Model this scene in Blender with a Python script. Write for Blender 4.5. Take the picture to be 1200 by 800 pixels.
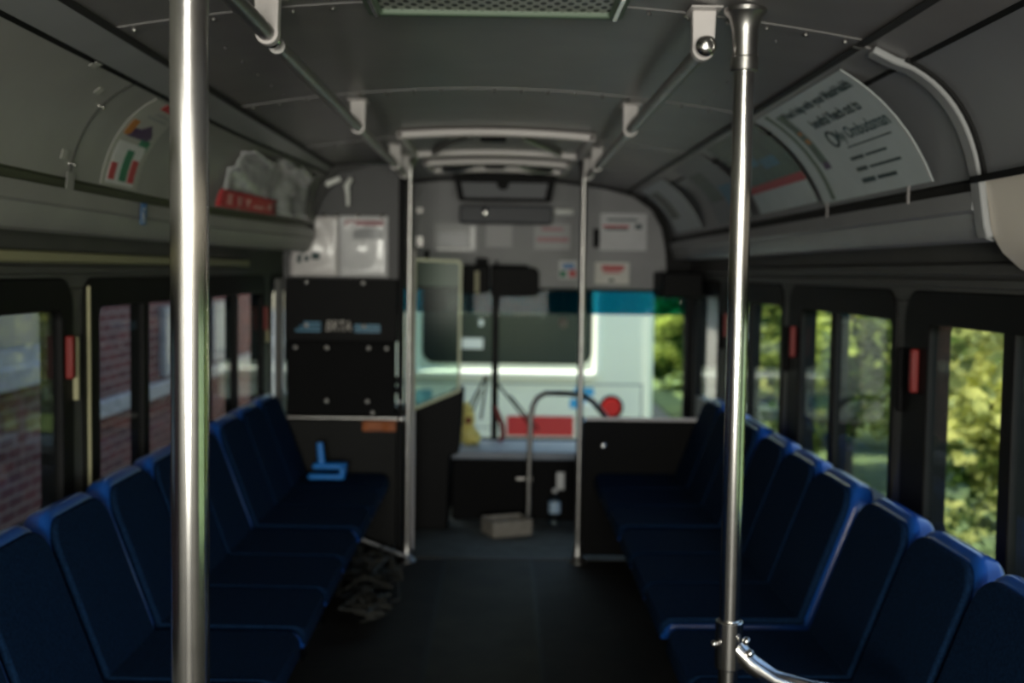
import bpy, bmesh, math, random
from mathutils import Vector, Matrix, noise
random.seed(7)
sc = bpy.context.scene
for o in list(bpy.data.objects): bpy.data.objects.remove(o)
col = sc.collection
PI = math.pi

# ---------------------------------------------------------------- camera
F = 1350.0
CAM = Vector((0.03, 0.0, 1.40))
Yc = Vector((-12, 82, -F)).normalized()            # bus axis seen from the camera
Zc = Vector((0.014, 1, 0)); Zc = (Zc - Yc * Zc.dot(Yc)).normalized()
Xc = Yc.cross(Zc)
cd = bpy.data.cameras.new('camera'); cam = bpy.data.objects.new('camera', cd); col.objects.link(cam)
cam.matrix_world = Matrix.Translation(CAM) @ Matrix((Xc, Yc, Zc)).to_4x4()
cd.sensor_width = 36; cd.lens = 36 * F / 1200; cd.clip_start = 0.05; cd.clip_end = 300
cd.dof.use_dof = True; cd.dof.focus_distance = 1.65; cd.dof.aperture_fstop = 3.4
sc.camera = cam

# ---------------------------------------------------------------- light
sc.view_settings.view_transform = 'Standard'; sc.view_settings.look = 'None'
sc.view_settings.gamma = 1; sc.view_settings.use_curve_mapping = False
sc.view_settings.exposure = 1.3
w = bpy.data.worlds.new('sky'); sc.world = w; w.use_nodes = True
nt = w.node_tree; nt.nodes.clear()
sky = nt.nodes.new('ShaderNodeTexSky'); sky.sky_type = 'NISHITA'; sky.sun_disc = False
sky.sun_elevation = math.radians(58); sky.sun_rotation = math.radians(-65); sky.air_density = 1.0; sky.dust_density = 1.5
bg = nt.nodes.new('ShaderNodeBackground'); bg.inputs['Strength'].default_value = 0.22
wo = nt.nodes.new('ShaderNodeOutputWorld')
nt.links.new(sky.outputs[0], bg.inputs['Color']); nt.links.new(bg.outputs[0], wo.inputs['Surface'])
def light(name, kind, loc, aim, energy, colr, **kw):
    d = bpy.data.lights.new(name, kind); d.energy = energy; d.color = colr
    for k, v in kw.items(): setattr(d, k, v)
    o = bpy.data.objects.new(name, d); col.objects.link(o); o.location = loc
    o.rotation_euler = (Vector(aim) - Vector(loc)).to_track_quat('-Z', 'Y').to_euler(); return o
SUN = Vector((-0.48, -0.06, 0.87))
light('sun', 'SUN', SUN * 30, (0, 0, 0), 4.2, (1, .95, .84), angle=0.01)
light('rear_window_daylight', 'AREA', (0.0, -2.30, 1.22), (0, 3, 1.3), 108, (1, .93, .86), shape='RECTANGLE', size=1.44, size_y=0.84)

# ---------------------------------------------------------------- materials
MATS = {}
def mat(name, c, rough=.5, metal=0., nscale=0, namt=.15, bump=0., bscale=60, trans=0., spec=.5, coat=0.):
    if name in MATS: return MATS[name]
    m = bpy.data.materials.new(name); m.use_nodes = True; t = m.node_tree; p = t.nodes['Principled BSDF']
    p.inputs['Base Color'].default_value = (*c, 1); p.inputs['Roughness'].default_value = rough
    p.inputs['Metallic'].default_value = metal; p.inputs['Specular IOR Level'].default_value = spec
    if coat: p.inputs['Coat Weight'].default_value = coat; p.inputs['Coat Roughness'].default_value = .15
    tc = t.nodes.new('ShaderNodeTexCoord')
    if nscale:
        n = t.nodes.new('ShaderNodeTexNoise'); n.inputs['Scale'].default_value = nscale; n.inputs['Detail'].default_value = 5
        t.links.new(tc.outputs['Object'], n.inputs['Vector'])
        r = t.nodes.new('ShaderNodeMapRange'); r.inputs['From Min'].default_value = .3; r.inputs['From Max'].default_value = .7
        r.inputs['To Min'].default_value = 1 - namt; r.inputs['To Max'].default_value = 1 + namt
        t.links.new(n.outputs['Fac'], r.inputs['Value'])
        x = t.nodes.new('ShaderNodeMix'); x.data_type = 'RGBA'; x.blend_type = 'MULTIPLY'; x.inputs['Factor'].default_value = 1
        x.inputs['A'].default_value = (*c, 1)
        t.links.new(r.outputs[0], x.inputs['B']); t.links.new(x.outputs['Result'], p.inputs['Base Color'])
    if bump:
        n = t.nodes.new('ShaderNodeTexNoise'); n.inputs['Scale'].default_value = bscale; n.inputs['Detail'].default_value = 3
        t.links.new(tc.outputs['Object'], n.inputs['Vector'])
        b = t.nodes.new('ShaderNodeBump'); b.inputs['Strength'].default_value = bump; b.inputs['Distance'].default_value = .01
        t.links.new(n.outputs['Fac'], b.inputs['Height']); t.links.new(b.outputs[0], p.inputs['Normal'])
    MATS[name] = m; return m
def glass(name, c, refl=.06, rough=.02):
    m = bpy.data.materials.new(name); m.use_nodes = True; t = m.node_tree; t.nodes.clear()
    o = t.nodes.new('ShaderNodeOutputMaterial'); a = t.nodes.new('ShaderNodeBsdfTransparent'); a.inputs['Color'].default_value = (*c, 1)
    g = t.nodes.new('ShaderNodeBsdfGlossy'); g.inputs['Roughness'].default_value = rough
    lw = t.nodes.new('ShaderNodeLayerWeight'); lw.inputs['Blend'].default_value = .5
    q = t.nodes.new('ShaderNodeMath'); q.operation = 'POWER'; q.inputs[1].default_value = 5; t.links.new(lw.outputs['Facing'], q.inputs[0])
    f = t.nodes.new('ShaderNodeMath'); f.operation = 'MULTIPLY_ADD'; f.inputs[1].default_value = .4; f.inputs[2].default_value = refl * .6; t.links.new(q.outputs[0], f.inputs[0])
    x = t.nodes.new('ShaderNodeMixShader'); t.links.new(f.outputs[0], x.inputs[0]); t.links.new(a.outputs[0], x.inputs[1]); t.links.new(g.outputs[0], x.inputs[2])
    t.links.new(x.outputs[0], o.inputs['Surface']); return m
M_ceil = mat('grey_ceiling_laminate', (.19, .182, .18), .36, 0, 6, .10, .02, 8)
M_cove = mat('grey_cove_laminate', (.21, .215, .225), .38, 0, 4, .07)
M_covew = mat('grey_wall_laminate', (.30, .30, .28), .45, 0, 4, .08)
M_mould = mat('cove_moulding', (.28, .285, .29), .4, 0, 5, .07)
M_cream = mat('cream_plastic', (.85, .78, .68), .45, 0, 5, .05)
M_dark = mat('dark_groove', (.02, .02, .018), .6)
M_black = mat('black_rubber', (.006, .006, .006), .6, 0, 10, .2, spec=.2)
M_blackp = mat('black_plastic', (.003, .003, .0035), .55, 0, 12, .15, spec=.12)
M_board = mat('black_board', (.0035, .0035, .004), .65, 0, 10, .15, spec=.1)
M_wall = mat('side_wall_grey', (.085, .085, .08), .5, 0, 6, .1, spec=.3)
M_bulk = mat('bulkhead_grey', (.25, .25, .26), .5, 0, 3, .15)
M_steel = mat('brushed_steel', (.76, .74, .72), .17, 1.0, 40, .06)
M_steelb = mat('dull_steel', (.38, .37, .36), .36, 1.0, 30, .1)
M_brkt = mat('white_painted_bracket', (.62, .58, .57), .35)
M_blue = mat('blue_seat_plastic', (.010, .08, .36), .28, 0, 8, .08, coat=.3)
M_navy = mat('navy_seat_fabric', (.004, .016, .045), .9, 0, 150, .4, .15, 400, spec=.06)
M_floor = mat('black_ribbed_floor', (.014, .0125, .011), .7, 0, 8, .35, .1, 90, spec=.2)
M_runner = mat('worn_olive_floor_runner', (.024, .022, .015), .7, 0, 5, .35, .1, 90, spec=.2)
M_front = mat('grey_front_floor', (.085, .095, .09), .7, 0, 14, .25, .1, 90, spec=.2)
M_white = mat('white_paper', (.66, .66, .66), .5, 0, 9, .06)
M_greyp = mat('greyish_poster_paper', (.50, .56, .57), .4, 0, 9, .05)
M_ink = mat('dark_ink', (.03, .06, .065), .5)
M_red = mat('red_ink', (.50, .05, .06), .5)
M_redl = mat('red_latch_plastic', (.19, .014, .012), .5)
M_green = mat('green_ink', (.03, .20, .11), .5)
M_dgreen = mat('dark_green_print', (.035, .07, .04), .4, 0, 12, .5)
M_orange = mat('orange_print', (.50, .20, .05), .6)
M_purple = mat('purple_print', (.09, .05, .12), .5)
M_blueink = mat('blue_ink', (.02, .16, .42), .4)
M_teal = mat('teal_blue_print', (.02, .17, .30), .4)
M_cream2 = mat('cream_seal_and_lit_ledge', (.36, .34, .20), .5)
M_gfr = mat('pale_green_metal', (.12, .17, .12), .5)
M_dash = mat('blue_grey_dash', (.22, .25, .30), .5, 0, 9, .1)
M_tray = mat('tan_grey_card', (.26, .24, .21), .7, 0, 20, .15)
M_yellow = mat('yellow_vinyl', (.75, .66, .20), .5, 0, 20, .2)
M_grid = mat('perforated_metal', (.30, .30, .29), .4, .7)
M_buswhite = mat('white_bus_paint', (.88, .88, .78), .4, 0, 3, .03)
M_trimw = mat('white_trim_and_glints', (.95, .95, .92), .3)
M_busglass = mat('dark_bus_glass', (.012, .02, .022), .3, spec=.3)
M_bark = mat('bark', (.10, .075, .05), .9, 0, 20, .3)
M_asph = mat('asphalt', (.14, .14, .135), .9, 0, 15, .25, .2, 60)
M_lens = mat('red_lamp_lens', (.45, .02, .02), .15)
M_stone = mat('concrete_trim', (.38, .36, .33), .8, 0, 15, .2)
M_mirror = mat('mirror_glass', (.13, .135, .15), .55, 0.)
G_win = glass('dusty_window_glass', (.80, .82, .80), .05)
G_ws = glass('windshield_glass', (.93, .96, .86), .004)
G_tint = glass('teal_sunshade_band', (.05, .36, .42), .004)
G_acr = glass('acrylic_sheet', (.74, .82, .76), .004, .12)
G_pet = glass('bottle_plastic', (.78, .84, .88), .12, .1)
G_film = glass('clear_plastic_film', (.93, .93, .94), .2, .18)
# brick
m = bpy.data.materials.new('brick_wall'); m.use_nodes = True; t = m.node_tree; p = t.nodes['Principled BSDF']; p.inputs['Roughness'].default_value = .9
tc = t.nodes.new('ShaderNodeTexCoord'); mp = t.nodes.new('ShaderNodeMapping'); mp.inputs['Rotation'].default_value = (0, -PI / 2, -PI / 2)
sx = t.nodes.new('ShaderNodeSeparateXYZ'); cx = t.nodes.new('ShaderNodeCombineXYZ'); br = t.nodes.new('ShaderNodeTexBrick')
t.links.new(tc.outputs['Object'], sx.inputs[0]); t.links.new(sx.outputs['Y'], cx.inputs['X']); t.links.new(sx.outputs['Z'], cx.inputs['Y'])
t.links.new(cx.outputs[0], br.inputs['Vector'])
for k, v in (('Scale', 1.0), ('Brick Width', .22), ('Row Height', .075), ('Mortar Size', .008), ('Mortar Smooth', .2)): br.inputs[k].default_value = v
br.inputs['Color1'].default_value = (.15, .034, .027, 1); br.inputs['Color2'].default_value = (.075, .02, .019, 1); br.inputs['Mortar'].default_value = (.24, .18, .15, 1)
t.links.new(br.outputs['Color'], p.inputs['Base Color']); M_brick = m
# leaves
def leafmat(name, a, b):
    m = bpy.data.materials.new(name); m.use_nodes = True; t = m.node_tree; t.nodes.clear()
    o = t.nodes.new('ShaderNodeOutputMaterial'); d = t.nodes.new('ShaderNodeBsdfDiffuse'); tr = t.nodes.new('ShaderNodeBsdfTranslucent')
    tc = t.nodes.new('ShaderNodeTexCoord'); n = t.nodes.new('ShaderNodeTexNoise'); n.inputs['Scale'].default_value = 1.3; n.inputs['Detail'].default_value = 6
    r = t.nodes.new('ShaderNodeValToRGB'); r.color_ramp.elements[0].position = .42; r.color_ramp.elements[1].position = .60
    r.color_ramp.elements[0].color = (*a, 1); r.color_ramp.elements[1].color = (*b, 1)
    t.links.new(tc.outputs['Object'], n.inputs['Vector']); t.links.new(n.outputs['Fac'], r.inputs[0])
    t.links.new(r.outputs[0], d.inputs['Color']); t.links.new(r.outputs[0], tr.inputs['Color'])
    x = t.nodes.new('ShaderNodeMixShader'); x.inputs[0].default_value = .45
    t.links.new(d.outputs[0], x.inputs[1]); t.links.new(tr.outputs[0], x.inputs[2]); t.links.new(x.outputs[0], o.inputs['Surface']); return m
L_a = leafmat('green_leaves', (.025, .06, .012), (.50, .58, .14)); L_b = leafmat('yellow_green_leaves', (.06, .11, .025), (.85, .85, .30))  # bright ramp ends put sunlit highlights into the leaf colour
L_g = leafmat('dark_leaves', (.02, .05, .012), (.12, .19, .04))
L_w = mat('grass_ground', (.10, .15, .05), .95, 0, 3, .5)

# ---------------------------------------------------------------- mesh helpers
def wloc(o):
    v = Vector((0, 0, 0))
    while o is not None: v += o.location; o = o.parent
    return v
class MB:
    def __init__(s): s.v = []; s.f = []
    def add(s, vs, fs):
        b = len(s.v); s.v += [Vector(q) for q in vs]; s.f += [tuple(b + i for i in f) for f in fs]; return s
    def box(s, x0, x1, y0, y1, z0, z1, rz=0, piv=None):
        vs = [Vector((x, y, z)) for z in (z0, z1) for x, y in ((x0, y0), (x1, y0), (x1, y1), (x0, y1))]
        if rz:
            c = Vector(piv or ((x0 + x1) / 2, (y0 + y1) / 2, 0)); R = Matrix.Rotation(rz, 3, 'Z'); vs = [R @ (q - c) + c for q in vs]
        return s.add(vs, [(3, 2, 1, 0), (4, 5, 6, 7), (0, 1, 5, 4), (1, 2, 6, 5), (2, 3, 7, 6), (3, 0, 4, 7)])
    def tube(s, pts, r, n=14, caps=True):
        pts = [Vector(q) for q in pts]; rs = r if isinstance(r, (list, tuple)) else [r] * len(pts)
        d = (pts[1] - pts[0]).normalized(); u = d.orthogonal().normalized(); b = len(s.v); k = len(pts)
        for i, q in enumerate(pts):
            t_ = ((pts[min(i + 1, k - 1)] - pts[max(i - 1, 0)])).normalized()
            u = (u - t_ * u.dot(t_)).normalized(); v = t_.cross(u)
            s.v += [q + (u * math.cos(2 * PI * j / n) + v * math.sin(2 * PI * j / n)) * rs[i] for j in range(n)]
        for i in range(k - 1):
            for j in range(n): s.f.append((b + i * n + j, b + i * n + (j + 1) % n, b + (i + 1) * n + (j + 1) % n, b + (i + 1) * n + j))
        if caps: s.f.append(tuple(b + j for j in reversed(range(n)))); s.f.append(tuple(b + (k - 1) * n + j for j in range(n)))
        return s
    def prism(s, poly, fn, a, c):                  # poly of (u, v), fn(u, v, depth)
        n = len(poly); vs = [fn(u, v, a) for u, v in poly] + [fn(u, v, c) for u, v in poly]
        return s.add(vs, [tuple(range(n)), tuple(reversed(range(n, 2 * n)))] + [(i, i + n, (i + 1) % n + n, (i + 1) % n) for i in range(n)])
    def ring(s, po, pi_, fn, a, c):
        n = len(po); vs = [fn(u, v, d) for d in (a, c) for P in (po, pi_) for u, v in P]; fs = []
        for i in range(n):
            j = (i + 1) % n
            fs += [(i, j, n + j, n + i), (2 * n + j, 2 * n + i, 3 * n + i, 3 * n + j), (j, i, 2 * n + i, 2 * n + j), (n + i, n + j, 3 * n + j, 3 * n + i)]
        return s.add(vs, fs)
    def ball(s, c, r, n=10, m=6, sc_=(1, 1, 1)):
        c = Vector(c); vs = [c + Vector((0, 0, r * sc_[2]))]
        for i in range(1, m):
            a = PI * i / m
            vs += [c + Vector((r * math.sin(a) * math.cos(2 * PI * j / n) * sc_[0], r * math.sin(a) * math.sin(2 * PI * j / n) * sc_[1], r * math.cos(a) * sc_[2])) for j in range(n)]
        vs.append(c - Vector((0, 0, r * sc_[2]))); fs = [(0, 1 + j, 1 + (j + 1) % n) for j in range(n)]
        for i in range(m - 2):
            for j in range(n): fs.append((1 + i * n + j, 1 + (i + 1) * n + j, 1 + (i + 1) * n + (j + 1) % n, 1 + i * n + (j + 1) % n))
        L = len(vs) - 1; fs += [(L, 1 + (m - 2) * n + (j + 1) % n, 1 + (m - 2) * n + j) for j in range(n)]
        return s.add(vs, fs)
    def strip(s, prof, ys, th, fn=None): 
        sd = getattr(fn, 'side', 1)  #         # profile (x,z) swept along y, with thickness away from the bus inside
        fn = fn or (lambda x, z, y, i: (x, y, z)); n = len(prof); vs = []
        for y in ys: vs += [fn(x, z, y, i) for i, (x, z) in enumerate(prof)]
        out = []
        for y in ys:
            for i, (x, z) in enumerate(prof):
                a = Vector(prof[max(i - 1, 0)]); b = Vector(prof[min(i + 1, n - 1)]); d = (b - a).normalized(); nn = Vector((-d.y * sd, d.x)) * th
                X = fn(x, z, y, i); out.append((X[0] + nn.x, X[1], X[2] + nn.y))
        N = len(vs); fs = []
        for k in range(len(ys) - 1):
            for i in range(n - 1):
                a = k * n + i; fs.append((a, a + 1, a + n + 1, a + n)); fs.append((N + a, N + a + n, N + a + n + 1, N + a + 1))
            for i in (0, n - 1): a = k * n + i; fs.append((a, a + n, N + a + n, N + a))
        for k in (0, len(ys) - 1):
            for i in range(n - 1): a = k * n + i; fs.append((a, N + a, N + a + 1, a + 1))
        return s.add(vs + out, fs)
    def grid(s, fn, us, vs_, t=.0012):            # thin solid sheet: fn(u, v, n)
        a = len(us); b = len(vs_); V = [fn(u, v, 0) for v in vs_ for u in us] + [fn(u, v, -t) for v in vs_ for u in us]; N = a * b; fs = []
        for j in range(b - 1):
            for i in range(a - 1):
                k = j * a + i; fs += [(k, k + 1, k + a + 1, k + a), (N + k, N + k + a, N + k + a + 1, N + k + 1)]
        for i in range(a - 1):
            for k in (i, (b - 1) * a + i): fs.append((k, N + k, N + k + 1, k + 1))
        for j in range(b - 1):
            for k in (j * a, j * a + a - 1): fs.append((k, k + a, N + k + a, N + k))
        return s.add(V, fs)
    def build(s, name, m, parent=None, bev=0, smooth=True, seg=2, ang=35, fix=True):
        xs = [min(q[i] for q in s.v) for i in range(3)]; xe = [max(q[i] for q in s.v) for i in range(3)]
        org = Vector(((xs[0] + xe[0]) / 2, (xs[1] + xe[1]) / 2, xs[2]))
        me = bpy.data.meshes.new(name); me.from_pydata([q - org for q in s.v], [], s.f)
        if fix:
            bm = bmesh.new(); bm.from_mesh(me); bmesh.ops.recalc_face_normals(bm, faces=bm.faces); bm.to_mesh(me); bm.free()
        me.materials.append(m); me.update()
        if smooth:
            me.polygons.foreach_set('use_smooth', [True] * len(me.polygons)); me.set_sharp_from_angle(angle=math.radians(ang))
        o = bpy.data.objects.new(name, me); col.objects.link(o)
        o.location = org - (wloc(parent) if parent else Vector((0, 0, 0))); o.parent = parent
        if bev:
            b = o.modifiers.new('b', 'BEVEL'); b.width = bev; b.segments = seg; b.limit_method = 'ANGLE'; b.angle_limit = math.radians(40)
        return o
def tag(o, label=None, cat=None, group=None, kind=None):
    for k, v in (('label', label), ('category', cat), ('group', group), ('kind', kind)):
        if v: o[k] = v
    return o
def thing(name, loc, label, cat, group=None):
    o = bpy.data.objects.new(name, None); o.empty_display_size = .1; col.objects.link(o); o.location = loc
    return tag(o, label, cat, group)
def struct(o, label=None): o['kind'] = 'structure'; return tag(o, label)
def copy_tree(o, parent=None):
    c = o.copy(); col.objects.link(c); c.parent = parent
    for ch in [x for x in bpy.data.objects if x.parent == o]: copy_tree(ch, c)
    return c
def rrect(u0, u1, v0, v1, r, n=5):
    r4 = r if isinstance(r, (tuple, list)) else (r,) * 4
    P = []
    for (cu, cv, a), q in zip(((u1, v1, 0), (u0, v1, 90), (u0, v0, 180), (u1, v0, 270)), r4):
        q = max(q, 1e-4); su = -1 if cu == u1 else 1; sv = -1 if cv == v1 else 1
        for i in range(n + 1):
            t_ = math.radians(a + 90 * i / n); P.append((cu + su * q + q * math.cos(t_), cv + sv * q + q * math.sin(t_)))
    return P
def lin(a, b, n): return [a + (b - a) * i / n for i in range(n + 1)]
def mapped_text(mb, s, fn, u0, u1, v0, v1, shear=0, bold=.0):
    cu = bpy.data.curves.new('t', 'FONT'); cu.body = s; cu.size = 1; cu.resolution_u = 3; cu.offset = bold; cu.shear = shear
    o = bpy.data.objects.new('t', cu); col.objects.link(o); dg = bpy.context.evaluated_depsgraph_get(); dg.update()
    me = bpy.data.meshes.new_from_object(o.evaluated_get(dg)); V = [v.co.copy() for v in me.vertices]
    a, b = min(q.x for q in V), max(q.x for q in V); c, d = min(q.y for q in V), max(q.y for q in V)
    mb.add([fn(u0 + (q.x - a) / (b - a) * (u1 - u0), v0 + (q.y - c) / (d - c) * (v1 - v0), .0016) for q in V], [tuple(p.vertices) for p in me.polygons])
    bpy.data.objects.remove(o); bpy.data.curves.remove(cu); bpy.data.meshes.remove(me); return mb
def patch(name, fn, rects, m, parent, n=.0008, div=1):
    mb = MB()
    for (u0, v0, u1, v1) in rects: mb.grid(lambda u, v, k: fn(u, v, k + n), lin(u0, u1, div), lin(v0, v1, div), .0006)
    return mb.build(name, m, parent, smooth=False)
def flat(o, U, V, N):
    o, U, V, N = Vector(o), Vector(U), Vector(V), Vector(N); return lambda u, v, n: o + U * u + V * v + N * n

W = 1.18; Y0, Y1 = -2.2, 6.9
# ---------------------------------------------------------------- room shell
struct(MB().box(-W - .06, W + .06, Y0 - .06, 5.56, -.05, 0).build('floor', M_floor, smooth=False))
struct(MB().box(-W - .06, W + .06, 5.56, Y1 + .06, -.05, 0.0).build('floor_front', M_front, smooth=False))
struct(MB().box(-W, W, 5.545, 5.575, .0, .006).build('trim_1', M_dark))
cprof = [(.78 * k / 10, 1.885 + .07 * (1 - (k / 10) ** 2)) for k in range(-10, 11)]
def cz(x): return 1.885 + .07 * (1 - (x / .78) ** 2)
ceil = MB().strip(cprof, [Y0, 6.9], .06)
ceil = struct(ceil.build('ceiling', M_ceil))
MB().box(-W - .06, W + .06, Y0, Y1 + .06, 2.06, 2.12).build('roof_skin', M_buswhite, ceil)
# transverse seams with their rivet rows
for y in (1.2, 2.42, 3.56, 4.72):
    s = MB()
    pr = [(.775 * k / 10, cz(.775 * k / 10) - .002) for k in range(-10, 11)]
    s.strip(pr, [y - .022, y + .022], .003).build('seam_strip', M_ceil, ceil)
    r = MB()
    for k in range(-9, 10):
        x = k * .082; r.ball((x, y + .004, cz(x) - .005), .0055, 8, 5)
    r.build('rivet_row', M_steelb, ceil)
for y0_, y1_ in ((2.42, 3.56),):
    r = MB()
    for sx_ in (-1, 1):
        for k in range(6): r.ball((sx_ * .62, y0_ + .12 + k * .18, cz(.62) - .001), .004, 6, 4)
    r.build('rivet_row', M_steel, ceil)

# cove: profile for the +x side
P0, P1, PC, P2 = (.775, 1.885), (.86, 1.848), (1.0, 1.79), (1.03, 1.612)
def bez(t_): return tuple((1 - t_) ** 2 * P1[i] + 2 * t_ * (1 - t_) * PC[i] + t_ * t_ * P2[i] for i in (0, 1))
def bend(side, y):
    if side > 0: return 0
    k = min(max((y - 3.6) / 1.8, 0), 1); return .17 * k * k * (3 - 2 * k)
def mir(side, wt):
    def f(x, z, y, i=0): return (side * (x - bend(side, y) * wt(i)), y, z)
    f.side = side; return f
def cove_fn(side, flip=True):                     # u = y (metres), v = 0 bottom .. 1 top of the cove panel, n towards the aisle
    def f(u, v, n):
        t_ = 1 - v; p = Vector(bez(t_)); q = Vector(bez(min(t_ + .01, 1.01))); d = (q - p).normalized(); nn = Vector((-d.y, d.x))
        if nn.x > 0: nn = -nn
        p = p + nn * (n + .003); return (side * (p.x - bend(side, u) * (.4 + .6 * t_)), u, p.y)
    return f
def mould_fn(side, a, b):
    def f(u, v, n):
        p = Vector(a) * (1 - v) + Vector(b) * v; return (side * (p.x - n - bend(side, u) - .002), u, p.y)
    return f
nn_ = 0
for side, nm in ((-1, 'left'), (1, 'right')):
    ye = 5.46 if side < 0 else 6.84
    secs = [(Y0, ye)] if side < 0 else [(Y0, 2.415), (2.445, ye)]
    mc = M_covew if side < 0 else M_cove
    for k, (a, b) in enumerate(secs):
        ys = lin(a, b, 24); near = side > 0 and k == 0
        struct(MB().strip([P0, P1], ys, .02, mir(side, lambda i: .4 * i)).build('trim_%d' % (2 + nn_), M_mould if side < 0 else M_ceil)); nn_ += 1
        cp = [bez(i / 10) for i in range(11)]
        root = struct(MB().strip(cp, ys, .02, mir(side, lambda i: .4 + .06 * i)).build('cove_panel', mc))
        root.name = 'wall_%s_cove' % nm
        MB().strip([(.864, 1.850), (.867, 1.845), (.869, 1.844)], ys, -.006, mir(side, lambda i: .42)).build('gasket', M_black, root)
        MB().strip([(.786, 1.881), (.776, 1.876), (.760, 1.880)], ys, -.004, mir(side, lambda i: .0)).build('edge_channel', M_dark, root)
        one = lambda i: 1
        if near:
            lp = [(1.03, 1.61), (1.042, 1.56), (1.052, 1.50), (1.08, 1.455), (1.12, 1.42), (1.175, 1.40)]
            struct(MB().strip(lp, ys, .02, mir(side, one)).build('trim_%d' % (2 + nn_), M_cream)); nn_ += 1
        else:
            MB().strip([(1.034, 1.612), (1.048, 1.608), (1.048, 1.582), (1.03, 1.580)], ys, .01, mir(side, one)).build('groove_channel', M_dark if side > 0 else mat('olive_groove', (.08, .09, .055), .5), root)
            lp = [(1.024, 1.584), (1.024, 1.545), (1.034, 1.538), (1.044, 1.50), (1.056, 1.484), (1.075, 1.478)]
            struct(MB().strip(lp, ys, .02, mir(side, one)).build('trim_%d' % (2 + nn_), M_mould if side > 0 else M_covew)); nn_ += 1
            struct(MB().strip([(1.075, 1.492), (1.175, 1.495)], ys, .01, mir(side, one)).build('trim_%d' % (2 + nn_), M_dark)); nn_ += 1
    # side wall: sill, header, piers
    wm = MB(); spans = [(.62, 1.88), (1.98, 3.24), (3.34, 4.56), (4.68, 5.90), (6.03, 6.78)]
    def bx(y0, y1, z0, z1, t0=0., t1=.06, m_=None): (m_ or wm).box(*sorted((side * (W + t0), side * (W + t1))), y0, y1, z0, z1)
    bx(Y0, Y1, 0, .69); bx(Y0, Y1, 1.335, 2.06)
    e = [Y0] + [q for s_ in spans for q in (s_[0] + .03, s_[1] - .03)] + [Y1]
    for i in range(0, len(e), 2): bx(e[i], e[i + 1], .69, 1.335)
    wall = struct(wm.build('wall_' + nm, M_wall, bev=.004))
    lg = MB(); bx(Y0, ye, 1.405, 1.437, -.022, .0, lg); lg.build('ledge_strip', M_cream2 if side < 0 else M_wall, wall, bev=.006)  # left ledge is coloured cream to look lit
    lg = MB(); bx(Y0, ye, 1.375, 1.398, -.012, .0, lg); lg.build('ledge_strip', M_wall, wall, bev=.004)
    if side < 0:
        lg = MB(); bx(3.360, 3.368, .70, 1.34, -.014, .0, lg); lg.build('seal_strip', M_cream2, wall)
    # windows
    for k, (a, b) in enumerate(spans):
        fn = lambda u, v, d: (side * (W + d), u, v)
        dz = -.25 if k == 4 else 0; z0 = .66 + dz; jf, jn = ((.17, .02) if side > 0 else (.07, .13)) if k < 4 else (.05, .05)
        root = struct(MB().ring(rrect(a - .015, b + .015, z0, 1.365, .09, 6), rrect(a + jn, b - jf, z0 + .06, 1.275, .03, 6), fn, -.006, .058).build('window_%d' % (k + 1 + (5 if side > 0 else 0)), M_black, bev=.005))
        mu = MB(); c = a + (b - a) * (.51 if side > 0 else .485) if k < 4 else None
        if k == 1: c = 2.585
        if c: mu.box(*sorted((side * (W - .004), side * (W + .045))), c - .03, c + .03, z0 + .055, 1.28); mu.build('mullion', M_black, root, bev=.004)
        MB().box(*sorted((side * (W + .008), side * (W + .014))), a + jn - .01, b - jf + .01, z0 + .05, 1.285).build('pane', G_win, root, smooth=False)
        if k < 4:
            la = MB().box(*sorted((side * (W - .006), side * (W - .028))), b + (-.115 if side > 0 else -.055), b + (-.09 if side > 0 else -.03), 1.085, 1.205).build('latch', M_redl, root, bev=.005); tag(la, 'red latch')
            la = MB().box(*sorted((side * (W - .006), side * (W - .022))), b + .002, b + .014, 1.02, 1.20).build('latch_plate', M_cream2 if side < 0 else M_blackp, root, bev=.003)
# right cove seam ring
ring = MB(); cpts = [(.80, 1.872), (.845, 1.85)] + [bez(i / 12) for i in range(1, 13)] + [(1.036, 1.57), (1.044, 1.52), (1.052, 1.492)]
ring.strip([(x - .012, z - .010) for x, z in cpts], [2.40, 2.447], .016)
rr = struct(ring.build('trim_20', M_mould, bev=.004))
MB().strip([(x - .006, z - .004) for x, z in [bez(i / 12) for i in range(0, 13)]], [2.385, 2.40], .012).build('gasket', M_black, rr)
MB().strip([(1.01, 1.612), (1.012, 1.598)], [Y0, 2.40], -.012).build('gasket', M_black, rr)
# screws on left cove panel joints
cvl = cove_fn(-1); 
lw = bpy.data.objects['wall_left_cove']
sm = MB()
for u in (2.82, 2.845):
    for v in (.10, .62): sm.ball(cvl(u, v, 0), .006, 8, 5)
sm.build('screw_row', M_steel, lw)
jm = MB(); jm.grid(lambda u, v, n: cvl(u, v, n + .0015), [2.83, 2.835], lin(0, 1, 10)); jm.build('panel_joint', M_dark, lw)
jm = MB()
for v, u in ((.12, 2.75), (.72, 2.72), (.93, 2.55)): jm.grid(lambda a, b, n: cvl(a, b, n + .003), lin(u, u + .035, 2), lin(v, v + .07, 3))
jm.build('worn_patch', mat('scuffed_patch', (.42, .42, .38), .6), lw)
jm = MB(); f_ = mould_fn(-1, (1.024, 1.584), (1.02, 1.625)); jm.grid(f_, [2.80, 2.85], [0, 1]); jm.build('joint_clip', M_covew, lw)
# end cap of left cove
fnx = lambda u, v, d: (-(u - .17), 5.46 + d, v)
MB().prism([(P0[0], P0[1]), (P1[0] + .07, P1[1])] + [(bez(i / 6)[0], bez(i / 6)[1]) for i in range(2, 7)] + [(1.024, 1.58), (1.03, 1.54), (1.056, 1.484), (1.34, 1.484), (1.34, 1.886)], fnx, 0, .012).build('end_cap', M_dark, lw)

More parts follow.
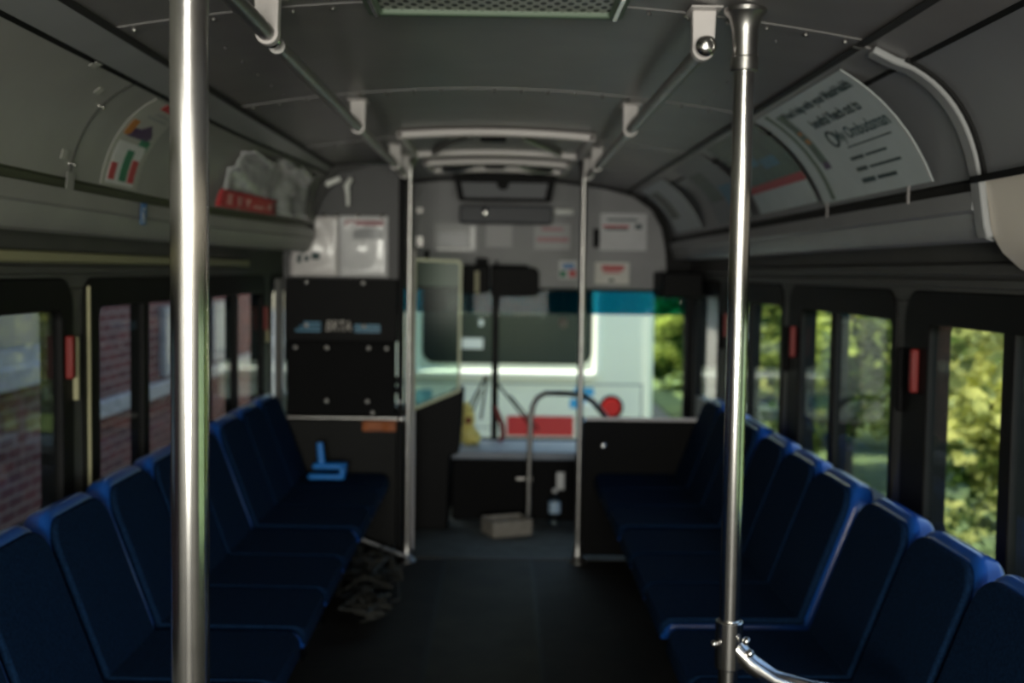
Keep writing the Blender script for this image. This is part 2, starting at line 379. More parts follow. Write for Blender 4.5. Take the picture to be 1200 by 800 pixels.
# front wall with windshield opening
fw = MB()
fw.box(-W, W, Y1, Y1 + .06, 1.30, 2.06); fw.box(-W, W, Y1, Y1 + .06, 0, .36)
for sx_ in (-1, 1): fw.box(*sorted((sx_ * 1.165, sx_ * (W + .06))), Y1 - .05, Y1 + .06, 0, 2.06)
fwall = struct(fw.build('wall_front', M_black, bev=.005))
half = [(0, 1.945), (.35, 1.93), (.62, 1.90), (.80, 1.855), (.91, 1.78), (.975, 1.67), (1.0, 1.55), (1.01, 1.42), (1.012, 1.305)]
poly = [(-x, z) for x, z in half[::-1]] + half[1:]
MB().prism(poly, lambda u, v, d: (u, d, v), 6.855, 6.898).build('bulkhead_panel', M_bulk, fwall, bev=.006)
wsh = struct(MB().ring(rrect(-1.16, 1.16, .36, 1.31, .06), rrect(-1.135, 1.135, .395, 1.288, .05), lambda u, v, d: (u, d, v), 6.885, 6.95).build('window_11', M_black))
MB().box(-1.14, 1.14, 6.915, 6.921, .39, 1.15).build('pane', G_ws, wsh, smooth=False)
tag(MB().box(-1.14, 1.14, 6.915, 6.921, 1.151, 1.29).build('tinted_band', G_tint, wsh, smooth=False), 'teal sunshade band along the top of the windshield')
MB().box(-.022, .018, 6.87, 6.95, .39, 1.29).build('centre_post', M_black, wsh, bev=.005)
rl = MB()
rl.box(-W - .06, W + .06, Y0 - .06, Y0, 0, .75); rl.box(-W - .06, W + .06, Y0 - .06, Y0, 1.65, 2.06)
for sx_ in (-1, 1): rl.box(*sorted((sx_ * .75, sx_ * (W + .06))), Y0 - .06, Y0, .75, 1.65)
struct(rl.build('wall_rear', M_wall))
rwn = struct(MB().ring(rrect(-.77, .77, .73, 1.67, .08), rrect(-.72, .72, .78, 1.62, .06), lambda u, v, d: (u, d, v), Y0 - .05, Y0 + .015).build('window_12', M_black))
MB().box(-.73, .73, Y0 - .03, Y0 - .024, .77, 1.63).build('pane', G_win, rwn, smooth=False)

# ---------------------------------------------------------------- seats
def slab(fn, poly, a, b): return MB().prism(poly, fn, a, b)
def make_seat():
    root = thing('bus_seat', (0, 0, 0), 'x', 'seat', 'x')
    hw = .188
    A = Vector((.90, .425)); B = Vector((1.045, .815)); d = (B - A).normalized(); L = (B - A).length; nrm = Vector((-d.y, d.x))   # towards the aisle
    def bfn(u, v, k): q = A + d * v + nrm * k; return (q.x, u, q.y)
    def sfn(u, v, k): return (v, u, k - .02 * max(0, (v - .5)) - (0 if v > .54 else .03 * ((.54 - v) / .045) ** 2))
    sh = MB().prism(rrect(-hw, hw, -.03, L + .004, (.085, .085, .02, .02), 7), bfn, -.068, .0)
    sh.prism(rrect(.497, .955, -hw, hw, .03, 4), lambda u, v, k: sfn(v, u, k), .375, .425)
    sh.build('shell', M_blue, root, bev=.020, seg=4)
    MB().prism(rrect(-hw + .007, hw - .007, -.012, L - .022, (.075, .075, .01, .01), 7), bfn, -.005, .017).build('back_cushion', M_navy, root, bev=.009, seg=3)
    MB().prism(rrect(.492, .925, -hw + .005, hw - .005, .03, 4), lambda u, v, k: sfn(v, u, k), .395, .440).build('seat_cushion', M_navy, root, bev=.010, seg=3)
    return root
proto = make_seat()
right = [(1.95, 'A'), (2.34, 'A'), (2.73, 'A'), (3.20, 'B'), (3.58, 'B'), (3.965, 'B'), (4.40, 'C'), (4.785, 'C'), (5.17, 'C')]
left = [(1.88, 'A'), (2.275, 'A'), (2.67, 'A'), (3.085, 'B'), (3.48, 'B'), (3.875, 'B'), (4.32, 'C'), (4.70, 'C'), (5.08, 'C')]
ordn = ['first', 'second', 'third', 'fourth', 'fifth', 'sixth', 'seventh', 'eighth']
rl_ = ['nearest blue bus seat of the right row, cut off by the photo edge',
       'blue bus seat second from the right edge of the photo in the right row',
       'blue bus seat third from the right edge of the photo, at the cushion gap',
       'fourth seat of the right row, its whole bright blue side rim showing',
       'fifth blue bus seat of the right row, under the two-pane window',
       'blue bus seat sixth in the right row, just right of the near steel pole',
       'blue bus seat seventh in the right row, partly behind the near steel pole',
       'blue bus seat eighth in the right row, next to last before the black panel',
       'farthest blue bus seat of the right row, against the black modesty panel']
ll_ = ['nearest blue bus seat at the bottom left, mostly out of the photo',
       'blue bus seat cut by the left edge of the photo, below the brick view',
       'blue bus seat, second from the left edge, whole backrest showing',
       'blue bus seat just left of the near pole, first behind the cushion gap',
       'blue bus seat whose top corner meets the left side of the thick near pole',
       'blue bus seat in the left row half hidden behind the thick near pole',
       'blue bus seat just right of the thick near pole, with a bright tall rim',
       'blue bus seat of the left row, next to last before the driver partition',
       'farthest blue bus seat of the left row, with the blue brush on it']
first = True
for rows, side, labs in ((right, 1, rl_), (left, -1, ll_)):
    for (y, g), lab in zip(rows, labs):
        o = proto if first else copy_tree(proto); first = False
        o.location = (0, y + .19, 0); o.rotation_euler = (0, 0, 0 if side > 0 else PI)
        o['label'] = lab; o['group'] = 'blue seats along the %s side' % ('right' if side > 0 else 'left')
for side, rows, nm in ((1, right, 'right'), (-1, left, 'left')):
    for g, where in (('A', 'nearest'), ('B', 'middle'), ('C', 'farthest')):
        ys = [y for y, q in rows if q == g]; a, b = min(ys) + .02, max(ys) + .36
        root = thing('seat_frame', (side * .75, (a + b) / 2, 0), '%s steel frame carrying three blue seats on the %s' % (where, nm), 'seat frame', 'frames under the seats')
        MB().box(*sorted((side * .60, side * .64)), a, b, .305, .340).box(*sorted((side * .86, side * .90)), a, b, .305, .340).build('rail', M_blackp, root, bev=.004)
        for y in (a + .16, b - .16):
            MB().box(*sorted((side * .58, side * 1.178)), y - .02, y + .02, .265, .305).build('crossbar', M_blackp, root, bev=.003)
            MB().tube([(side * .74, y, .265), (side * .72, y, .04), (side * .72, y, .008)], [.022, .02, .02]).box(*sorted((side * .66, side * .78)), y - .05, y + .05, 0, .01).build('leg', M_blackp, root)

# ---------------------------------------------------------------- poles and rails
def flange(c, up, r=.045, rp=.021):
    z = c[2]; s_ = 1 if up else -1
    return MB().tube([(c[0], c[1], z), (c[0], c[1], z - s_ * .008), (c[0], c[1], z - s_ * .02), (c[0], c[1], z - s_ * .045), (c[0], c[1], z - s_ * .10)], [r, r, r * .75, rp + .005, rp + .004], 24)
def pole(name, x, y, r, label, top=None, z0=0.0, n=28, m=None):
    top = top or cz(x) - .003
    root = thing(name, (x, y, z0), label, 'pole')
    MB().tube([(x, y, z0 + .01), (x, y, top - .005)], r, n).build('tube', m or M_steel, root)
    flange((x, y, top), True, .042, r).build('ceiling_flange', M_steelb, root)
    flange((x, y, z0), False, .042, r).build('floor_flange', M_steelb, root)
    return root
pole('grab_pole', -.318, 1.29, .0212, 'thick brushed steel pole nearest the camera, running top to bottom on the left')
pr_ = pole('grab_pole', .503, 2.30, .0205, 'long steel pole in front of the right seats with an elbow joint low down')
pts = [(.503, 2.30, .66), (.515, 2.295, .645), (.545, 2.285, .615), (.59, 2.28, .585), (.66, 2.275, .565), (.76, 2.27, .552), (.86, 2.27, .548)]
MB().tube(pts, .0205, 20).build('armrest_tube', M_steel, pr_)
MB().tube([(.503, 2.30, .60), (.503, 2.30, .70)], .028, 24).ball((.470, 2.285, .655), .008).ball((.532, 2.272, .665), .009).ball((.540, 2.272, .640), .009).build('elbow_clamp', M_steel, pr_, bev=.003)
MB().tube([(.503, 2.30, 1.80), (.503, 2.30, 1.83)], .027, 24).build('collar', M_steelb, pr_, bev=.003)
pole('stanchion', -.408, 5.48, .0160, 'thin steel pole at the corner of the driver partition', m=M_steelb)
pole('stanchion', .415, 5.50, .0160, 'thin steel pole at the aisle edge of the black panel on the right', m=M_steelb)
def rail(x, ya, yb, yb_list, label, z=1.853, knob=None):
    root = thing('overhead_handrail', (x, (ya + yb) / 2, z), label, 'handrail', 'overhead handrails')
    MB().tube([(x, ya, z), (x, yb, z)], .0165, 20).build('tube', M_steelb, root)
    for y in yb_list:
        b = MB(); hz = cz(x) - .002
        fn = lambda u, v, d: (x + u, y + d, v)
        poly = [(-.024, hz), (.024, hz), (.022, z + .01)] + [(.0225 * math.cos(a), z + .0225 * math.sin(a)) for a in [-i * PI / 8 for i in range(0, 9)]] + [(-.022, z + .01)]
        b.prism(poly, fn, -.014, .014); b.box(x - .032, x + .032, y - .05, y + .05, hz - .004, hz)
        b.build('bracket', M_brkt, root, bev=.004)
    if knob is not None:
        MB().ball((x, knob, z), .021, 16, 10, (1, .6, 1)).build('end_knob', M_steel, root)
    return root
rail(-.43, .9, 2.30, [1.1, 2.27], 'steel overhead handrail at the top left, ending nearest the camera', knob=2.305)
rail(-.43, 2.36, 5.46, [3.68, 4.95, 5.40], 'long steel overhead handrail on the left reaching to the partition pole', z=1.848)
rail(.43, 2.32, 5.48, [2.36, 3.68, 4.95, 5.42], 'long steel overhead handrail on the right starting with a round knob', knob=2.315)

# ---------------------------------------------------------------- ceiling fittings
g = thing('ceiling_vent', (0, 2.2, cz(0)), 'perforated metal vent in a pale green frame at the top of the photo', 'vent')
zt = cz(.29) - .004
MB().ring(rrect(-.25, .27, 2.06, 2.41, .012), rrect(-.222, .242, 2.075, 2.385, .006), lambda u, v, d: (u, v, d), zt - .022, zt + .02).build('frame', M_gfr, g, bev=.004)
pf = bpy.data.materials.new('perforated_sheet'); pf.use_nodes = True; t = pf.node_tree; p = t.nodes['Principled BSDF']; p.inputs['Metallic'].default_value = .6; p.inputs['Roughness'].default_value = .4
tc = t.nodes.new('ShaderNodeTexCoord'); vo = t.nodes.new('ShaderNodeTexVoronoi'); vo.voronoi_dimensions = '2D'; vo.inputs['Scale'].default_value = 52; vo.inputs['Randomness'].default_value = .0
cr = t.nodes.new('ShaderNodeValToRGB'); cr.color_ramp.elements[0].position = .30; cr.color_ramp.elements[1].position = .36; cr.color_ramp.elements[0].color = (.02, .02, .02, 1); cr.color_ramp.elements[1].color = (.62, .61, .58, 1)
m1 = t.nodes.new('ShaderNodeMapping'); m1.inputs['Scale'].default_value = (1, .5, 1); m2 = t.nodes.new('ShaderNodeMapping'); m2.inputs['Rotation'].default_value = (0, 0, PI / 4)
t.links.new(tc.outputs['Object'], m1.inputs['Vector']); t.links.new(m1.outputs[0], m2.inputs['Vector']); t.links.new(m2.outputs[0], vo.inputs['Vector']); t.links.new(vo.outputs['Distance'], cr.inputs[0]); t.links.new(cr.outputs[0], p.inputs['Base Color'])
MB().box(-.226, .246, 2.07, 2.39, zt - .012, zt - .008).build('perforated_sheet', pf, g, smooth=False)
for xa in (-.235, .248): MB().box(xa, xa + .008, 2.2, 2.38, zt - .03, zt - .022).build('latch', M_steel, g)
for y0_, y1_, hw, lab in ((4.48, 5.26, .385, 'nearer raised roof hatch with rounded pale frame across the ceiling'), (5.66, 6.12, .36, 'farther raised roof hatch frame just behind the mirror')):
    g = thing('roof_hatch', (0, (y0_ + y1_) / 2, cz(0)), lab, 'roof hatch', 'roof hatches')
    zf = lambda u: cz(u) - .004
    fn = lambda u, v, d: (u, v, zf(u) + d)
    bars = MB(); us = lin(-hw, hw, 12)
    for ya in (y0_, y1_ - .03): bars.grid(lambda u, v, n: fn(u, v, n - .03 if n == 0 else 0), us, [ya, ya + .03], .03)
    for xa in (-hw, hw - .03): bars.grid(lambda u, v, n: fn(u, v, n - .03 if n == 0 else 0), [xa, xa + .03], [y0_, y1_], .03)
    bars.build('frame', M_brkt, g, bev=.008)
    MB().grid(lambda u, v, n: fn(u, v, -.008 if n == 0 else 0), lin(-hw + .03, hw - .03, 10), lin(y0_ + .03, y1_ - .03, 6), .006).build('lid', M_ceil, g)
    for sx_ in (-1, 1):
        MB().tube([(sx_ * .10, y0_ + .1, zf(.1) - .02), (sx_ * .20, y0_ + .3, zf(.2) - .03), (sx_ * .28, y1_ - .1, zf(.28) - .02)], .012, 10).build('brace', M_steelb, g)
    MB().box(-.06, .04, y0_ + .03, y0_ + .10, zf(0) - .045, zf(0) - .008).build('handle', M_blackp, g, bev=.006)

# ---------------------------------------------------------------- posters on the coves
def poster(name, fn, u0, u1, v0, v1, m, label, cat='poster', du=6, dv=8, group=None):
    """u1 is the right-hand edge as read"""
    o = MB().grid(fn, lin(u0, u1, du), lin(v0, v1, dv)).build(name, m); return tag(o, label, cat, group)
def sheet_fn(u, v, n):                            # stiff card sprung between the edge channel and the lower groove
    A, B, C_ = Vector((.798, 1.872)), Vector((.952, 1.786)), Vector((1.020, 1.622)); t_ = 1 - v
    p = A * (1 - t_) ** 2 + B * 2 * t_ * (1 - t_) + C_ * t_ * t_; d = ((B - A) * (1 - t_) + (C_ - B) * t_).normalized()
    p = p + Vector((d.y, -d.x)) * n; return (p.x, u, p.y)
cR = sheet_fn
PL, PR_, = 3.56, 2.66                           # left (far) / right (near) edges as read
fR = lambda u, v, n: cR(PL + (PR_ - PL) * u, v, n)
ad = poster('advert_poster', fR, 0, 1, 0, 1, M_greyp, 'large pale advert reading My Ombudsman on the right cove')
tm = MB()
mapped_text(tm, 'Need help with your MassHealth', fR, .27, .95, .82, .93, bold=.04)
tm.build('heading', M_ink, ad, smooth=False); tm = MB()
mapped_text(tm, 'benefits? Reach out to', fR, .40, .86, .66, .765, bold=.03)
tm.build('heading', M_ink, ad, smooth=False)
tm = MB(); mapped_text(tm, 'My Ombudsman', fR, .49, .95, .44, .59, bold=.02); tm.build('advert_name', mat('teal_ink', (.05, .10, .11), .5), ad, smooth=False)
lg = MB(); c0 = (.455, .525)
lg.ring([(c0[0] + .045 * math.cos(a), c0[1] + .085 * math.sin(a)) for a in [i * PI / 8 for i in range(16)]], [(c0[0] + .028 * math.cos(a), c0[1] + .06 * math.sin(a)) for a in [i * PI / 8 for i in range(16)]], fR, .0010, .0018)
lg.build('advert_logo', M_ink, ad, smooth=False)
tm = MB()
for a, b, c, d in ((.52, .90, .405, .418), (.48, .60, .295, .325), (.62, .80, .30, .32), (.48, .58, .195, .23), (.60, .86, .20, .222), (.48, .60, .095, .135), (.62, .78, .10, .13)):
    patch('print_line', fR, [(a, c, b, d)], M_ink, ad, .0012, 3)
patch('photo_strip', fR, [(.19, .36, .265, .92)], M_dgreen, ad, div=3)
patch('photo_figure', fR, [(.215, .56, .25, .70)], M_orange, ad, .0016, 2); patch('photo_base', fR, [(.20, .29, .27, .36)], M_purple, ad, .0014, 2)
patch('side_stripe', fR, [(.11, .02, .15, .98)], M_gfr, ad, div=6)
patch('white_edge', fR, [(.988, 0, 1, 1)], M_white, ad, .001, 6)
f2 = lambda u, v, n: cR(4.40 + (3.62 - 4.40) * u, .03 + .97 * v, n)
p2 = poster('advert_poster', f2, 0, 1, 0, 1, M_dgreen, 'dark green advert with a red band behind the near right pole')
patch('red_band', f2, [(.0, .24, 1, .33)], M_red, p2, div=6); patch('white_foot', f2, [(0, .0, 1, .24)], M_greyp, p2, div=6)
patch('teal_cloud', f2, [(.15, .55, .5, .72), (.55, .48, .8, .6)], M_teal, p2, .0012, 4)
f3 = lambda u, v, n: cR(5.25 + (4.55 - 5.25) * u, .03 + .95 * v, n)
p3 = poster('advert_poster', f3, 0, 1, 0, 1, mat('dull_grey_print', (.16, .17, .18), .4), 'dull grey advert on the right cove left of the near right pole')
patch('print_block', f3, [(.1, .3, .5, .8)], M_dgreen, p3, div=4); patch('print_block', f3, [(.55, .2, .9, .5)], M_teal, p3, div=4)
f4 = lambda u, v, n: cR(6.55 + (5.7 - 6.55) * u, .03 + .93 * v, n)
p4 = poster('advert_poster', f4, 0, 1, 0, 1, M_greyp, 'farthest pale advert at the front end of the right cove')
patch('print_block', f4, [(.1, .25, .45, .85)], M_dgreen, p4, div=4)
# clips on the groove
for u in (3.50, 2.80):
    ff = mould_fn(1, (1.022, 1.578), (1.022, 1.622)); k = MB().grid(lambda a, b, n: ff(a, b, n + .006), [u, u + .014], [0, 1]).build('poster_clip', M_brkt)
    tag(k, 'small pale clip on the right cove groove under the %s end of the large advert' % ('left' if u > 3 else 'right'), 'clip', 'poster clips')
# left card
cL = cove_fn(-1)
f5 = lambda u, v, n: cL(3.05 + .30 * u, v, n)
p5 = poster('house_advert', f5, 0, 1, .01, .93, M_covew if 0 else mat('off_white_card', (.42, .42, .38), .5), 'narrow upright card with a coloured house picture on the left cove')
patch('roof_print', f5, [(.25, .46, .80, .56)], M_purple, p5, div=3); patch('sun_print', f5, [(.10, .47, .28, .64)], M_orange, p5, div=3)
tri = MB().prism([(.18, .46), (.85, .50), (.6, .64)], f5, .0014, .002).build('gable_print', M_purple, p5, smooth=False)
patch('hedge_print', f5, [(.62, .36, .9, .47)], M_green, p5, div=3)
patch('arch_print', f5, [(.12, .03, .86, .40)], M_white, p5, .0012, 3)
patch('sign_print', f5, [(.42, .06, .62, .34)], M_green, p5, .002, 3); patch('side_print', f5, [(.66, .06, .84, .26)], M_red, p5, .002, 3); patch('side_print', f5, [(.14, .06, .30, .2)], M_red, p5, .002, 3)
patch('top_print', f5, [(.35, .84, 1, .93)], M_red, p5, .0014, 3)
patch('print_line', f5, [(.3, .70, .85, .73)], M_mould, p5, .0014, 3); patch('print_line', f5, [(.4, .76, .9, .785)], M_mould, p5, .0014, 3)
f6 = mould_fn(-1, (1.020, 1.520), (1.016, 1.582)); 
p6 = poster('blue_label', lambda u, v, n: f6(3.36 + .05 * u, v, n), 0, 1, 0, 1, M_blueink, 'small blue label on the left cove moulding beside the near pole', 'sticker', 1, 1)
patch('white_mark', lambda u, v, n: f6(3.36 + .05 * u, v, n), [(.3, .12, .6, .2), (.25, .3, .5, .6), (.5, .25, .7, .35), (.3, .7, .7, .8)], M_white, p6, .001)
# crumpled advert sheets on left
def crump(ya, yb, va, vb, amp, sd, base=.006):
    def f(u, v, n):
        y = ya + (yb - ya) * u; vv = va + (vb - va) * v
        k = amp * (abs(noise.noise(Vector((y * 3.2 + sd, vv * 1.8, sd)))) + .22 * abs(noise.noise(Vector((y * 11, vv * 6 + sd, 1))))) * 2
        return cL(y, vv, n + base + k)
    return f
q = MB().grid(crump(4.10, 5.15, .03, .95, .05, 3.1), lin(0, 1, 22), lin(0, 1, 16)).build('crumpled_advert', mat('crumpled_grey_print', (.44, .44, .45), .2, 0, 7, .35), ang=180)
tag(q, 'crumpled grey advert sheet bulging off the far end of the left cove', 'poster')
q = MB().grid(crump(3.98, 4.62, .02, .24, .012, 5, .05), lin(0, 1, 10), lin(0, 1, 5)).build('red_advert_strip', M_red, ang=180)
tag(q, 'red advert strip with pale marks below the crumpled sheet on the left cove', 'poster')
fq = crump(3.98, 4.62, .02, .24, .012, 5, .052); M_pr = mat('pale_red_ink', (.60, .28, .26), .5)
for a, b, c, d in ((.16, .22, .2, .8), (.30, .38, .25, .75), (.46, .52, .2, .7), (.58, .74, .22, .42), (.80, .86, .25, .6)): patch('pale_mark', fq, [(a, c, b, d)], M_pr, q, .002, 4)

# ---------------------------------------------------------------- driver partition
dp = thing('driver_partition', (-.72, 5.5, 0), 'black partition boards behind the driver with blue striped lettered sign', 'partition')
MB().box(-1.0, -.465, 5.50, 5.53, 1.055, 1.355).build('upper_board', M_blackp, dp, bev=.004)
MB().box(-.99, -.47, 5.49, 5.52, .705, 1.056).build('lower_board', M_board, dp, bev=.004)
MB().box(-1.02, -.45, 5.56, 5.58, 1.30, 1.90).build('rear_panel', mat('dark_grey_panel', (.045, .045, .048), .5), dp)
MB().box(-.462, -.435, 5.49, 5.55, 0, 1.90).build('post', M_blackp, dp, bev=.004)
MB().box(-1.175, -.47, 5.53, 5.56, .02, .70).build('kick_panel', M_black, dp)
MB().box(-1.05, -1.02, 5.50, 5.56, .70, 1.35).build('side_channel', M_wall, dp)
MB().tube([(-1.05, 5.486, .69), (-.43, 5.486, .69)], .012).build('crossbar', M_steelb, dp)
MB().ball((-.438, 5.478, .69), .022).build('crossbar_clamp', M_steel, dp)
MB().tube([(-.62, 5.40, .125), (-.408, 5.44, .035)], .010).build('lower_bar', M_steelb, dp)
sc1 = MB()
for x, z in ((-.90, 1.335), (-.63, 1.335), (-.90, 1.13), (-.625, 1.13), (-.95, 1.025), (-.80, 1.025), (-.60, 1.025), (-.515, 1.025), (-.80, .77), (-.605, .77), (-.45, .77), (-.58, .715)):
    sc1.ball((x, 5.488 if z < 1.04 else 5.498, z), .011, 10, 6, (1, .5, 1))
sc1.build('screw_row', M_steelb, dp)
fs = flat((0, 5.4985, 0), (1, 0, 0), (0, 0, 1), (0, -1, 0))
tm = MB(); mapped_text(tm, 'BRTA', fs, -.805, -.685, 1.105, 1.155, shear=.2, bold=.0); tm.build('sign_lettering', mat('pale_sign_letters', (.5, .46, .42), .5), dp, smooth=False)
st = MB()
for i in range(3): st.prism([(-.945 + .02 * i, 1.10 + i * .018), (-.83, 1.10 + i * .018), (-.83, 1.112 + i * .018), (-.955 + .02 * i, 1.112 + i * .018)], fs, .0002, .001)
for i in range(3): st.prism([(-.67, 1.10 + i * .014), (-.545 + 0 * i, 1.10 + i * .014), (-.548, 1.11 + i * .014), (-.67, 1.11 + i * .014)], fs, .0002, .001)
st.build('sign_stripes', M_teal, dp, smooth=False)
fp = lambda u, v, n: Vector((u, 5.545 - n - .02 * abs(noise.noise(Vector((u * 6, v * 5, 2)))) * 1.6, v))
def clippoly(xl): return xl
pp = MB(); 
def fpl(u, v, n):                                # left edge follows the cove curve
    vv = 1.365 + .285 * v; left = -.985 + .15 * max(0, v - .25) ** 1.5 ; x = left + (-.755 - left) * u; return fp(x, vv, n)
pp.grid(fpl, lin(0, 1, 8), lin(0, 1, 12)).build('notice_sheet', mat('pinkish_white_paper', (.76, .72, .72), .25, 0, 7, .1), ang=180)
a_ = bpy.data.objects['notice_sheet']; tag(a_, 'pale notice sheet with a curved left edge above the black partition', 'notice')
patch('dark_mark', lambda u, v, n: fpl(u, v, n + .001), [(.15, .22, .24, .36), (.3, .25, .4, .34), (.45, .28, .62, .4), (.2, .38, .3, .46)], M_ink, a_, .001, 3)
def fpr(u, v, n): return fp(-.752 + .235 * u, 1.365 + .29 * v, n)
b_ = MB().grid(fpr, lin(0, 1, 8), lin(0, 1, 12)).build('notice_sheet', mat('white_film_paper', (.80, .79, .81), .2, 0, 7, .12), ang=180)
tag(b_, 'glossy notice sheet with reddish heading, right of the pair above the partition', 'notice')
patch('red_heading', fpr, [(.12, .84, .92, .93)], mat('faded_red_ink', (.42, .22, .24), .5), b_, .001, 6)
patch('grey_text', fpr, [(.3, .62, .9, .80)], mat('faded_grey_ink', (.42, .42, .44), .4), b_, .001, 6)
k = MB()
for x in (-.90, -.82, -.76, -.66, -.545): k.ball((x, 5.515, 1.655 + (-.02 if x < -.85 else 0)), .012)
for x in (-.97,): k.ball((x, 5.43, 1.66), .012)
tag(k.build('thumb_tacks', M_steel), 'row of shiny fasteners along the top of the notices above the partition', 'fastener')
k = MB().tube([(-.70, 5.47, 1.70), (-.70, 5.46, 1.75), (-.705, 5.45, 1.79), (-.69, 5.47, 1.82), (-.70, 5.54, 1.84)], [.008, .009, .014, .012, .008]).build('glint_white_hook', M_trimw)  # white trim colour stands in for the glints on chrome
tag(k, 'small hook above the notices on the partition, painted white as its glints', 'hook')
k = MB().tube([(-.79, 5.45, 1.80), (-.74, 5.47, 1.825)], .014).ball((-.79, 5.45, 1.80), .016).build('glint_white_catch', M_trimw); tag(k, 'catch high on the dark panel left of the hook, painted white as a glint', 'catch')  # coloured white to imitate a glint on metal

# acrylic shield beside the driver
sh = thing('driver_shield', (-.32, 5.75, .66), 'clear acrylic shield in a pale frame right of the left front pole', 'shield')
out = [(-.405, .70), (-.17, .80), (-.165, 1.43), (-.18, 1.455), (-.40, 1.46)]
inn = [(-.392, .72), (-.183, .81), (-.180, 1.42), (-.188, 1.438), (-.392, 1.444)]
fy = lambda u, v, d: (u, 5.72 + d, v)
MB().ring(out, inn, fy, -.01, .01).build('frame', mat('pale_olive_edge', (.35, .38, .22), .4), sh)
MB().prism(inn, fy, -.003, .003).build('acrylic_sheet', G_acr, sh, smooth=False)
MB().tube([(-.405, 5.72, .0), (-.405, 5.72, 1.5)], .012).build('hinge_post', M_brkt, sh)

# ---------------------------------------------------------------- modesty panel
mp_ = thing('modesty_panel', (.78, 5.56, 0), 'black waist-high panel behind the right front pole beside the seats', 'panel')
MB().box(.43, 1.175, 5.555, 5.585, .02, .685).build('board', M_board, mp_, bev=.004)
MB().tube([(.436, 5.57, .69), (1.17, 5.57, .69)], .011).build('top_rail', M_brkt, mp_)
k = MB().ball((.43, 5.54, .685), .022)
k.build('bolt', M_steel, mp_); MB().ball((.535, 5.552, .56), .015, 10, 6, (1, .5, 1)).build('bolt', M_steel, mp_)
k = MB().ball((.425, 5.54, .035), .022).build('bolt', M_steel, mp_)

# ---------------------------------------------------------------- front of the bus
dsh = thing('dashboard', (.4, 6.66, 0), 'low dark dashboard with a blue-grey top under the windshield', 'dashboard')
MB().box(-.235, 1.10, 6.44, 6.86, 0, .345).build('body', M_board, dsh, bev=.006)
MB().box(-.24, 1.11, 6.42, 6.875, .345, .39).build('top', M_dash, dsh, bev=.01)
k = MB().box(.355, .40, 6.433, 6.44, .175, .275).build('cover_plate', M_white, dsh, bev=.003)
k = MB().tube([(.13, 6.41, .24), (.22, 6.41, .24)], .010).build('grab_bolt', M_steelb, dsh)
dc = thing('driver_console', (-.6, 6.3, 0), 'black driver console with a raised corner left of the dashboard', 'console')
MB().prism([(-1.12, 0), (-.245, 0), (-.235, .40), (-.185, .42), (-.165, .76), (-.20, .765), (-.25, .73), (-.42, .66), (-.7, .66), (-1.12, .70)], lambda u, v, d: (u, d, v), 6.16, 6.40).build('body', M_blackp, dc, bev=.01)
whl = MB(); cc = Vector((-.70, 6.05, .80)); R_ = Matrix.Rotation(math.radians(-28), 3, 'X')
whl.tube([cc + R_ @ Vector((.2 * math.cos(a), .2 * math.sin(a), 0)) for a in [i * PI / 12 for i in range(25)]], .014, 8, False)
for a in (0.5, 2.6, 4.7): whl.tube([cc, cc + R_ @ Vector((.2 * math.cos(a), .2 * math.sin(a), 0))], .01, 8)
whl.tube([cc, cc + Vector((0, .2, -.12))], .03, 10); whl.build('steering_wheel', M_blackp, dc)
ds = thing('driver_chair', (-.76, 5.85, 0), 'dark driver chair behind the partition crossbar', 'chair')
MB().box(-1.0, -.52, 5.72, 6.05, .30, .42).build('cushion', M_board, ds, bev=.04, seg=3)
MB().box(-.98, -.54, 5.60, 5.70, .40, 1.0).build('backrest', M_board, ds, bev=.04, seg=3)
MB().box(-.90, -.62, 5.74, 6.0, 0, .30).build('pedestal', M_black, ds, bev=.01)
k = MB().grid(lambda u, v, n: Vector((-.63 + .16 * u, 5.512 - n - .006 * math.sin(u * 9), .625 + .05 * v)), lin(0, 1, 8), [0, 1], .004).build('orange_strap', mat('orange_webbing', (.34, .09, .02), .6, 0, 40, .2)); tag(k, 'short orange strap under the crossbar beside the left front pole', 'strap')

def bottle():
    root = thing('water_bottle', (.34, 6.30, 0), 'clear plastic water bottle on the floor below the dashboard', 'bottle')
    x, y = .34, 6.30
    pf_ = [(.030, 0), (.033, .01), (.033, .06), (.031, .075), (.033, .09), (.033, .13), (.028, .155), (.014, .178), (.012, .19)]
    MB().tube([(x, y, z) for r, z in pf_], [r for r, z in pf_], 18).build('body', G_pet, root)
    MB().tube([(x, y, .075), (x, y, .135)], .0336, 18, False).build('label_wrap', mat('pale_blue_label', (.40, .55, .72), .4), root)
    MB().tube([(x, y, .188), (x, y, .206)], .0145, 14).build('cap', M_white, root)
bottle()
ty = thing('cardboard_tray', (.07, 6.12, 0), 'shallow grey-tan open tray on the floor at the foot of the hoop rail', 'tray')
R_ = Matrix.Rotation(math.radians(24), 3, 'Z')
def tr(u, v, z): return R_ @ Vector((u, v, 0)) + Vector((.075, 6.10, z))
def tb(u0, u1, v0, v1, z0, z1):
    return MB().add([tr(u, v, z) for z in (z0, z1) for u, v in ((u0, v0), (u1, v0), (u1, v1), (u0, v1))], [(3, 2, 1, 0), (4, 5, 6, 7), (0, 1, 5, 4), (1, 2, 6, 5), (2, 3, 7, 6), (3, 0, 4, 7)])
tb(-.11, .11, -.08, .08, .001, .008).build('base', M_tray, ty)
for q in ((-.11, .11, -.085, -.078), (-.11, .11, .078, .085), (-.114, -.107, -.08, .08), (.107, .114, -.08, .08)): tb(*q, .003, .085).build('side', M_tray, ty, bev=.002)
